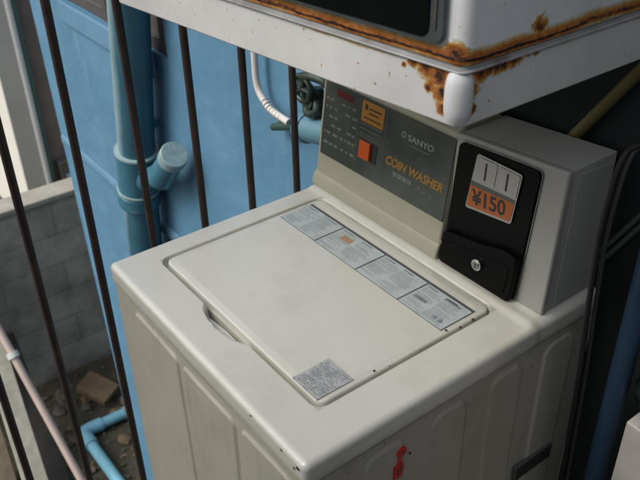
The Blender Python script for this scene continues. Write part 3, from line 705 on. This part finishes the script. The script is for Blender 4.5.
mb.build('red_emblem', M['red'], wm)
speck(W + .0004, .176, -.093, .0028, (1, 0, 0), par=cab, m='rustspot', el=.8)

rnd = random.Random(9)
for k in range(9):
    speck(W + .0004, rnd.uniform(.06, .40), -.040 - rnd.uniform(0, .012), rnd.uniform(.0006, .0013), (1, 0, 0), par=cab, m='brown', el=rnd.uniform(1, 2.4))
# console
TI = math.atan2(.028, .21)
def pan(x, s, d=0):          # point on the sloping console face: s up the face, d out of it
    return Vector((x, .434 + s * math.sin(TI) - d * math.cos(TI), s * math.cos(TI) + d * math.sin(TI)))
CM = Matrix(((1, 0, 0, 0), (0, math.sin(TI), -math.cos(TI), .434), (0, math.cos(TI), math.sin(TI), 0), (0, 0, 0, 1)))   # local x, up-the-face, out
mb = MB()
pts = [pan(.001, .0), pan(.001, .222), (.001, .478, .232), (.001, .555, .232), (.001, .562, .222), (.001, .562, .0)]
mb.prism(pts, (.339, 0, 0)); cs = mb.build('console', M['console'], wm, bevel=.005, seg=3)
mb = MB(); mb.prism([(.0, .4275, .003), (.0, .4285, .016), (.0, .4345, .030), (.0, .45, .036), (.0, .45, .003)], (.3425, 0, 0)); mb.build('base_moulding', M['console'], wm, bevel=.004, seg=3)
def pbox(mb, x0, x1, s0, s1, d0, d1): mb.box(x0, x1, s0, s1, d0, d1, CM)
mb = MB(); pbox(mb, .011, .3385, .071, .214, .0002, .0022); dp_ = mb.build('display_panel', M['display'], cs, bevel=.0008)
def pp_(name, m, *boxes, bevel=0):
    mb = MB()
    for b in boxes: pbox(mb, *b)
    return mb.build(name, M[m], cs, bevel=bevel)
T = .0022
pp_('indicator_window', 'ledred', (.046, .091, .193, .2065, T, T + .0006), bevel=.0003)
yl = pp_('amber_label', 'yellowlabel', (.116, .174, .171, .209, T, T + .0006))
pp_('start_button', 'orangebtn', (.124, .152, .106, .138, T, T + .006), bevel=.0015)
pp_('button_shadow_frame', 'ink', (.1525, .166, .104, .138, T, T + .0009))
pp_('amber_print', 'ink', (.124, .131, .194, .203, T + .0006, T + .0009), (.136, .166, .196, .1985, T + .0006, T + .0009), (.136, .160, .188, .1905, T + .0006, T + .0009), (.122, .168, .178, .1805, T + .0006, T + .0009))
bx = []
rnd = random.Random(3)
for row in (.182, .166, .150, .134, .118, .098):
    x = .018
    while x < .104:
        l = rnd.uniform(.004, .014)
        if rnd.random() < .8: bx.append((x, min(x + l, .106), row - .0022, row + .0022, T, T + .0003))
        x += l + rnd.uniform(.002, .008)
for s in (.167, .158, .149, .1435): bx.append((.116, .174, s - .0005, s + .0005, T, T + .0003))
bx.append((.109, .1098, .082, .21, T, T + .0003)); bx.append((.1795, .1802, .082, .21, T, T + .0003))
pp_('key_print', 'dimink', *bx)
def ptext(body, size, m, x, s, width, **kw): return lettering(body, size, M[m], cs, CM @ Matrix.Translation((x, s, T + .0003)), width, **kw)
ptext('SANYO', .0145, 'paleink', .236, .1765, .060, bold=.0004)
ptext('COIN WASHER', .0215, 'goldink', .191, .119, .137, shear=.25, bold=.0007)
ptext('4.5kg', .014, 'dimink', .272, .1015, .036, shear=.2)
pp_('small_lettering', 'dimink', (.212, .222, .103, .1115, T, T + .0003), (.2235, .234, .1028, .1115, T, T + .0003), (.2355, .247, .103, .1112, T, T + .0003), (.2485, .258, .103, .111, T, T + .0003), (.245, .262, .1685, .1700, T, T + .0003), (.264, .285, .1685, .1700, T, T + .0003))
# round mark in front of the maker's name
mb = MB(); mb.prism([(.2255 + .0058 * math.cos(R(a)), .1825 + .0058 * math.sin(R(a)), T) for a in range(0, 360, 24)], (0, 0, .0004))
mb.build('logo_mark', M['paleink'], cs, fn=lambda c: CM @ c)
mb = MB()
for a in (0, 72, 144, 216, 288):
    c, s_ = math.cos(R(a + 90)), math.sin(R(a + 90))
    mb.prism([(.2255 + c * .0048 - s_ * .0004, .1825 + s_ * .0048 + c * .0004, T + .0005), (.2255 + c * .001 - s_ * .0016, .1825 + s_ * .001 + c * .0016, T + .0005), (.2255 + c * .001 + s_ * .0016, .1825 + s_ * .001 - c * .0016, T + .0005)], (0, 0, .0002))
mb.build('logo_rays', M['display'], cs, fn=lambda c: CM @ c)

# coin box
mb = MB(); fy0, fy1 = .447, .458
mb.prism([(.340, fy0, .003), (.5475, fy0, .003), (.5475, fy1, .242), (.340, fy1, .226)], (0, .014, 0))
cb = mb.build('coin_box', M['box'], wm, bevel=.004, seg=3)
mb = MB()
def cbs(x, y, z): return Vector((x, y, z))
ptsb = [(.3405, fy0 + .0142, .003), (.5455, fy0 + .0142, .003), (.5455, fy1 + .0142, .2405), (.3405, fy1 + .0142, .2245)]
va = [mb.bm.verts.new(p) for p in ptsb]; vb = [mb.bm.verts.new((p[0], .566, p[2])) for p in ptsb]
fs = [mb.bm.faces.new(va), mb.bm.faces.new(vb[::-1])] + [mb.bm.faces.new((va[i], vb[i], vb[(i + 1) % 4], va[(i + 1) % 4])) for i in range(4)]
mb._set(fs); cbb = mb.build('hood', M['boxside'], cb, bevel=.002)
mb = MB(); mb.prism([(.5455, .474, .010), (.5455, .558, .010), (.5455, .558, .226), (.5455, .482, .232)], (.0022, 0, 0)); mb.build('side_plate', M['boxside'], cb, bevel=.001)
TB = math.atan2(fy1 - fy0, .23)
BM = Matrix(((1, 0, 0, 0), (0, math.sin(TB), -math.cos(TB), fy0), (0, math.cos(TB), math.sin(TB), .0), (0, 0, 0, 1)))
def bfn(c): return BM @ c
def outline(P, r, n=5):
    out = []; m = len(P)
    for i in range(m):
        p, a, b = Vector(P[i]), Vector(P[i - 1]), Vector(P[(i + 1) % m]); d1 = (a - p).normalized(); d2 = (b - p).normalized()
        for k in range(n + 1):
            t = k / n; out.append((p + d1 * r * (1 - t) ** 2 + d2 * r * t ** 2))
    return out
def plate(mb, P, r, d0, d1): mb.prism([(p.x, p.y, d0) for p in outline(P, r)], (0, 0, d1 - d0))
mb = MB()
plate(mb, [(.3425, .0035), (.4975, .0035), (.5065, .2285), (.3525, .2185)], .012, .0003, .006)
bez = mb.build('bezel', M['blackplastic'], cb, bevel=.0018, seg=3, fn=bfn)
mb = MB()
rim = outline([(.3405, .002), (.4995, .002), (.5085, .2305), (.3505, .2205)], .013)
inn_ = outline([(.343, .004), (.497, .004), (.506, .228), (.353, .218)], .012)
vo = [mb.bm.verts.new((p.x, p.y, .0002)) for p in rim]; vo2 = [mb.bm.verts.new((p.x, p.y, .0028)) for p in rim]; vi2 = [mb.bm.verts.new((p.x, p.y, .0028)) for p in inn_]
fs = []
for i in range(len(rim)):
    j = (i + 1) % len(rim); fs += [mb.bm.faces.new((vo[i], vo[j], vo2[j], vo2[i])), mb.bm.faces.new((vo2[i], vo2[j], vi2[j], vi2[i]))]
mb._set(fs); mb.build('bezel_rim', M['steel'], cb, fn=bfn)
# lower projecting cash drawer
mb = MB()
plate(mb, [(.3440, .0045), (.4965, .0045), (.5000, .084), (.4700, .088), (.4300, .076), (.3480, .064)], .010, .006, .017)
dr = mb.build('cash_drawer', M['blackplastic'], cb, bevel=.003, seg=3, fn=bfn)
mb = MB(); plate(mb, [(.356, .016), (.486, .016), (.489, .066), (.361, .050)], .006, .017, .0182); mb.build('drawer_face', M['blackplastic'], dr, bevel=.0006, fn=bfn)
mb = MB(); mb.tube([BM @ Vector((.431, .042, .0182)), BM @ Vector((.431, .042, .024))], .0098, 24); lk = mb.build('lock', M['lockm'], dr, bevel=.001)
mb = MB(); mb.tube([BM @ Vector((.431, .042, .024)), BM @ Vector((.431, .042, .0252))], .0062, 20); mb.build('keyway_face', M['lockface'], lk)
mb = MB(); mb.box(.4302, .4318, .038, .046, .0252, .0256, BM); mb.build('keyhole', M['ink'], lk)
mb = MB(); mb.box(.3475, .3515, .040, .046, .0176, .0188, BM); mb.build('drawer_tab', M['lockface'], dr)
# coin plate
def PL(d): return [(.3815 + d, .1190 + d), (.4725 - d, .1295 + d), (.4795 - d, .2135 - d), (.3925 + d, .2145 - d)]
mb = MB(); plate(mb, PL(0), .006, .006, .0092); cp = mb.build('coin_plate', M['steel'], cb, bevel=.0008, fn=bfn)
mb = MB()
for P_ in ([(.3960, .1700), (.4322, .1715), (.4338, .2105), (.3975, .2110)], [(.4365, .1715), (.4735, .1725), (.4762, .2095), (.4378, .2105)]): plate(mb, P_, .003, .0092, .0100)
mb.build('slot_plate', M['steel'], cp, bevel=.0005, fn=bfn)
for xc in (.4135, .4545):
    mb = MB(); mb.box(xc - .0019, xc + .0013, .1775, .2055, .0100, .0104, BM); mb.build('coin_slot', M['ink'], cp)
mb = MB(); plate(mb, [(.3865, .1605), (.4735, .1650), (.4742, .1705), (.3880, .1680)], .001, .0092, .0095); mb.build('shade_strip', M['labelborder'], cp, fn=bfn)
mb = MB(); plate(mb, [(.3845, .1240), (.4695, .1335), (.4735, .1645), (.3875, .1605)], .002, .0092, .0098); pt = mb.build('price_tag', M['orange'], cp, fn=bfn)
ang = math.atan2(.0095, .085)
lettering('¥150', .0335, M['ink'], cp, BM @ Matrix.Translation((.3945, .1315, .0100)) @ Matrix.Rotation(ang, 4, 'Z'), .066, bold=.0006)
mb = MB(); mb.box(.4035, .4055, .1335, .1585, .0098, .0100, BM); mb.box(.4175, .4225, .1365, .150, .0098, .0100, BM); mb.build('red_print', M['redink'], cp)
# =================================================================== DRYER
dy = tag(empty('clothes_dryer', (.27, .40, .40)), 'rusty white clothes dryer with black door mounted over the washer', 'clothes dryer')
SL = .1127
def shear(c): return Vector((c.x, c.y + (c.x - .591) * SL * max(0, 1 - (c.y - .185) / .39), c.z))
def dbuild(mb, name, m, par, **kw): return mb.build(name, m, par, fn=shear, **kw)
X0, X1, Y0, Y1 = -.055, .591, .185, .575
mb = MB(); mb.prism([(x, y, .402) for x, y in rrect(X0, X1, Y0, Y1, .008, 4)], (0, 0, .058)); sk = dbuild(mb, 'skirt', M['skirt'], dy, bevel=.003, seg=2)
mb = MB(); mb.prism([(x, y, .4602) for x, y in rrect(X0 - .001, X1 + .003, Y0 - .003, Y1, .009, 4)], (0, 0, .0028)); dbuild(mb, 'trim_strip', M['trim'], dy, bevel=.001)
mb = MB(); mb.prism([(x, y, .4631) for x, y in rrect(X0 + .002, X1 - .002, Y0 + .003, Y1, .008, 4)], (0, 0, .003)); dbuild(mb, 'groove', M['trim'], dy)
mb = MB(); mb.prism([(x, y, .4662) for x, y in rrect(X0, X1, Y0, Y1, .012, 5)], (0, 0, .60)); db = dbuild(mb, 'body', M['dryer'], dy, bevel=.004, seg=3)
# rust-lipped seam along the body's lower edge
mb = MB(); 
mb.prism([(x, y, .4725) for x, y in rrect(X0 - .0005, X1 + .0009, Y0 - .0009, Y1, .012, 5)], (0, 0, .0030)); dbuild(mb, 'seam_lip', M['dryer'], dy, bevel=.0006)
# door
mb = MB(); mb.prism([(x, Y0 - .0005, z) for x, z in rrect(.02, .5695, .4840, .95, .014, 6)], (0, -.006, 0)); dr_ = dbuild(mb, 'door', M['doorframe'], dy, bevel=.0025, seg=3)
mb = MB(); mb.prism([(x, Y0 - .0064, z) for x, z in rrect(.034, .552, .4895, .937, .012, 6)], (0, -.002, 0)); dbuild(mb, 'door_glass', M['doorglass'], dr_, bevel=.0015)
mb = MB(); mb.prism([(x, Y0 - .0064, z) for x, z in rrect(.5575, .5605, .50, .93, .001, 2)], (0, -.0015, 0)); dbuild(mb, 'door_trim', M['steel'], dr_)
# corner cap
mb = MB()
prof = []
for k in range(13):
    t = k / 12; z = .4005 + .066 * t
    w = math.sqrt(max(0, 1 - abs(2 * t - 1) ** 3.2)); prof.append((z, w))
n = 20
rings = [[mb.bm.verts.new((min(X1 + .0055, X1 - .009 + (.0145 * math.cos(a)) * w), Y0 + .006 + .0155 * math.sin(a) * w, z)) for a in [2 * math.pi * k / n for k in range(n)]] for z, w in prof[1:-1]]
fs = []
for a, b in zip(rings, rings[1:]):
    for k in range(n): fs.append(mb.bm.faces.new((a[k], a[(k + 1) % n], b[(k + 1) % n], b[k])))
fs.append(mb.bm.faces.new(rings[0][::-1])); fs.append(mb.bm.faces.new(rings[-1])); mb._set(fs)
mb.build('corner_cap', M['capwhite'], dy, angle=60)
# wall brackets
for x in (.16, .50):
    mb = MB(); mb.box(x, x + .03, Y1 - .003, WY - .0005, .42, .9); mb.build('wall_bracket', M['iron'], dy)

# =================================================================== RIGHT-HAND CLUTTER
mb = MB(); mb.tube([(.65, .525, FLOOR), (.65, .525, 1.56)], .0165, 24)
bp_ = mb.build('blue_post', M['bluepost']); tag(bp_, 'chipped dark blue metal post standing right of the machine', 'post')
mb = MB(); mb.tube([(.65, .525, FLOOR), (.65, .525, FLOOR + .02)], .04, 24); mb.build('base_flange', M['bluepost'], bp_)
CP = [(.70, .597, .27), (.67, .56, .288), (.625, .53, .292), (.606, .496, .290), (.605, .476, .272), (.605, .466, .216), (.605, .464, .146), (.605, .473, .039), (.605, .486, -.084), (.605, .495, -.22), (.605, .502, -.359), (.605, .51, -.7), (.62, .53, FLOOR + .006)]
mb = MB(); mb.tube(catmull(CP, 10), .0042, 10); tag(mb.build('power_cable', M['cable']), 'black power cable looping down beside the coin box', 'cable')
mb = MB(); mb.tube(catmull([(x + .004, y + .011, z) for x, y, z in CP], 10), .0034, 10); tag(mb.build('grey_cable', M['greycable']), 'dark grey cable hanging just behind the black one', 'cable')
for i, (dz, lab) in enumerate(((0, 'upper of two thin grey conduits slanting up the shaded wall'), (-.0235, 'lower of two thin grey conduits slanting up the shaded wall'))):
    mb = MB(); mb.tube([(.50, .590, -.012 + dz), (.66, .590, .275 + dz)], .0045, 10)
    tag(mb.build('conduit', M['conduit']), lab, 'conduit', 'conduits on the shaded wall')
mb = MB(); mb.tube([(.31, .587, .002), (.462, .587, .232), (.545, .587, .358), (.64, .587, .50)], [.0095, .009, .009, .0085], 14)
tag(mb.build('bamboo_pole', M['woodpole']), 'old yellowish bamboo pole slanting on the dark wall below the dryer', 'pole')
mb = MB(); mb.box(.688, 1.10, .50, .594, FLOOR, -.135)
wb = mb.build('white_board', M['foambox'], bevel=.004); tag(wb, 'speckled dirty white slab standing behind the blue post', 'slab')
mb = MB(); bmesh.ops.create_icosphere(mb.bm, subdivisions=4, radius=1)
for v in mb.bm.verts:
    k = 1 + .28 * mnoise.noise(v.co * 1.6) + .12 * mnoise.noise(v.co * 4.5); v.co = Vector((.735 + v.co.x * .062 * k, .545 + v.co.y * .04 * k, max(-.1345, -.10 + v.co.z * .042 * k)))
tag(mb.build('plastic_bag', M['blackbag']), 'black crumpled plastic bag lying on the white slab', 'bag')

# =================================================================== LIGHT
w = bpy.data.worlds.new('World'); scene.world = w; w.use_nodes = True
nt = w.node_tree; bg = nt.nodes['Background']
sky = nt.nodes.new('ShaderNodeTexSky'); sky.sky_type = 'NISHITA'; sky.sun_disc = False
SUN_EL, SUN_AZ = R(46), R(197)       # azimuth measured clockwise from +Y
sky.sun_elevation = SUN_EL; sky.sun_rotation = SUN_AZ
sky.air_density = 1.0; sky.dust_density = 4.0; sky.ozone_density = 1.0
hs_ = nt.nodes.new('ShaderNodeHueSaturation'); hs_.inputs['Saturation'].default_value = .45
nt.links.new(sky.outputs[0], hs_.inputs['Color']); nt.links.new(hs_.outputs[0], bg.inputs[0]); bg.inputs[1].default_value = .12
sd = bpy.data.lights.new('Sun', 'SUN'); sd.energy = .65; sd.angle = R(25); sd.color = (1, .96, .90)
so = bpy.data.objects.new('Sun', sd); COL.objects.link(so)
dv = Vector((math.sin(SUN_AZ) * math.cos(SUN_EL), math.cos(SUN_AZ) * math.cos(SUN_EL), math.sin(SUN_EL)))
so.rotation_euler = dv.to_track_quat('Z', 'Y').to_euler(); so.location = dv * 6
vs = scene.view_settings; scene.display_settings.display_device = 'sRGB'
vs.view_transform = 'Standard'; vs.look = 'None'; vs.gamma = 1; vs.use_curve_mapping = False; vs.exposure = 0.76
scene.cycles.max_bounces = 8
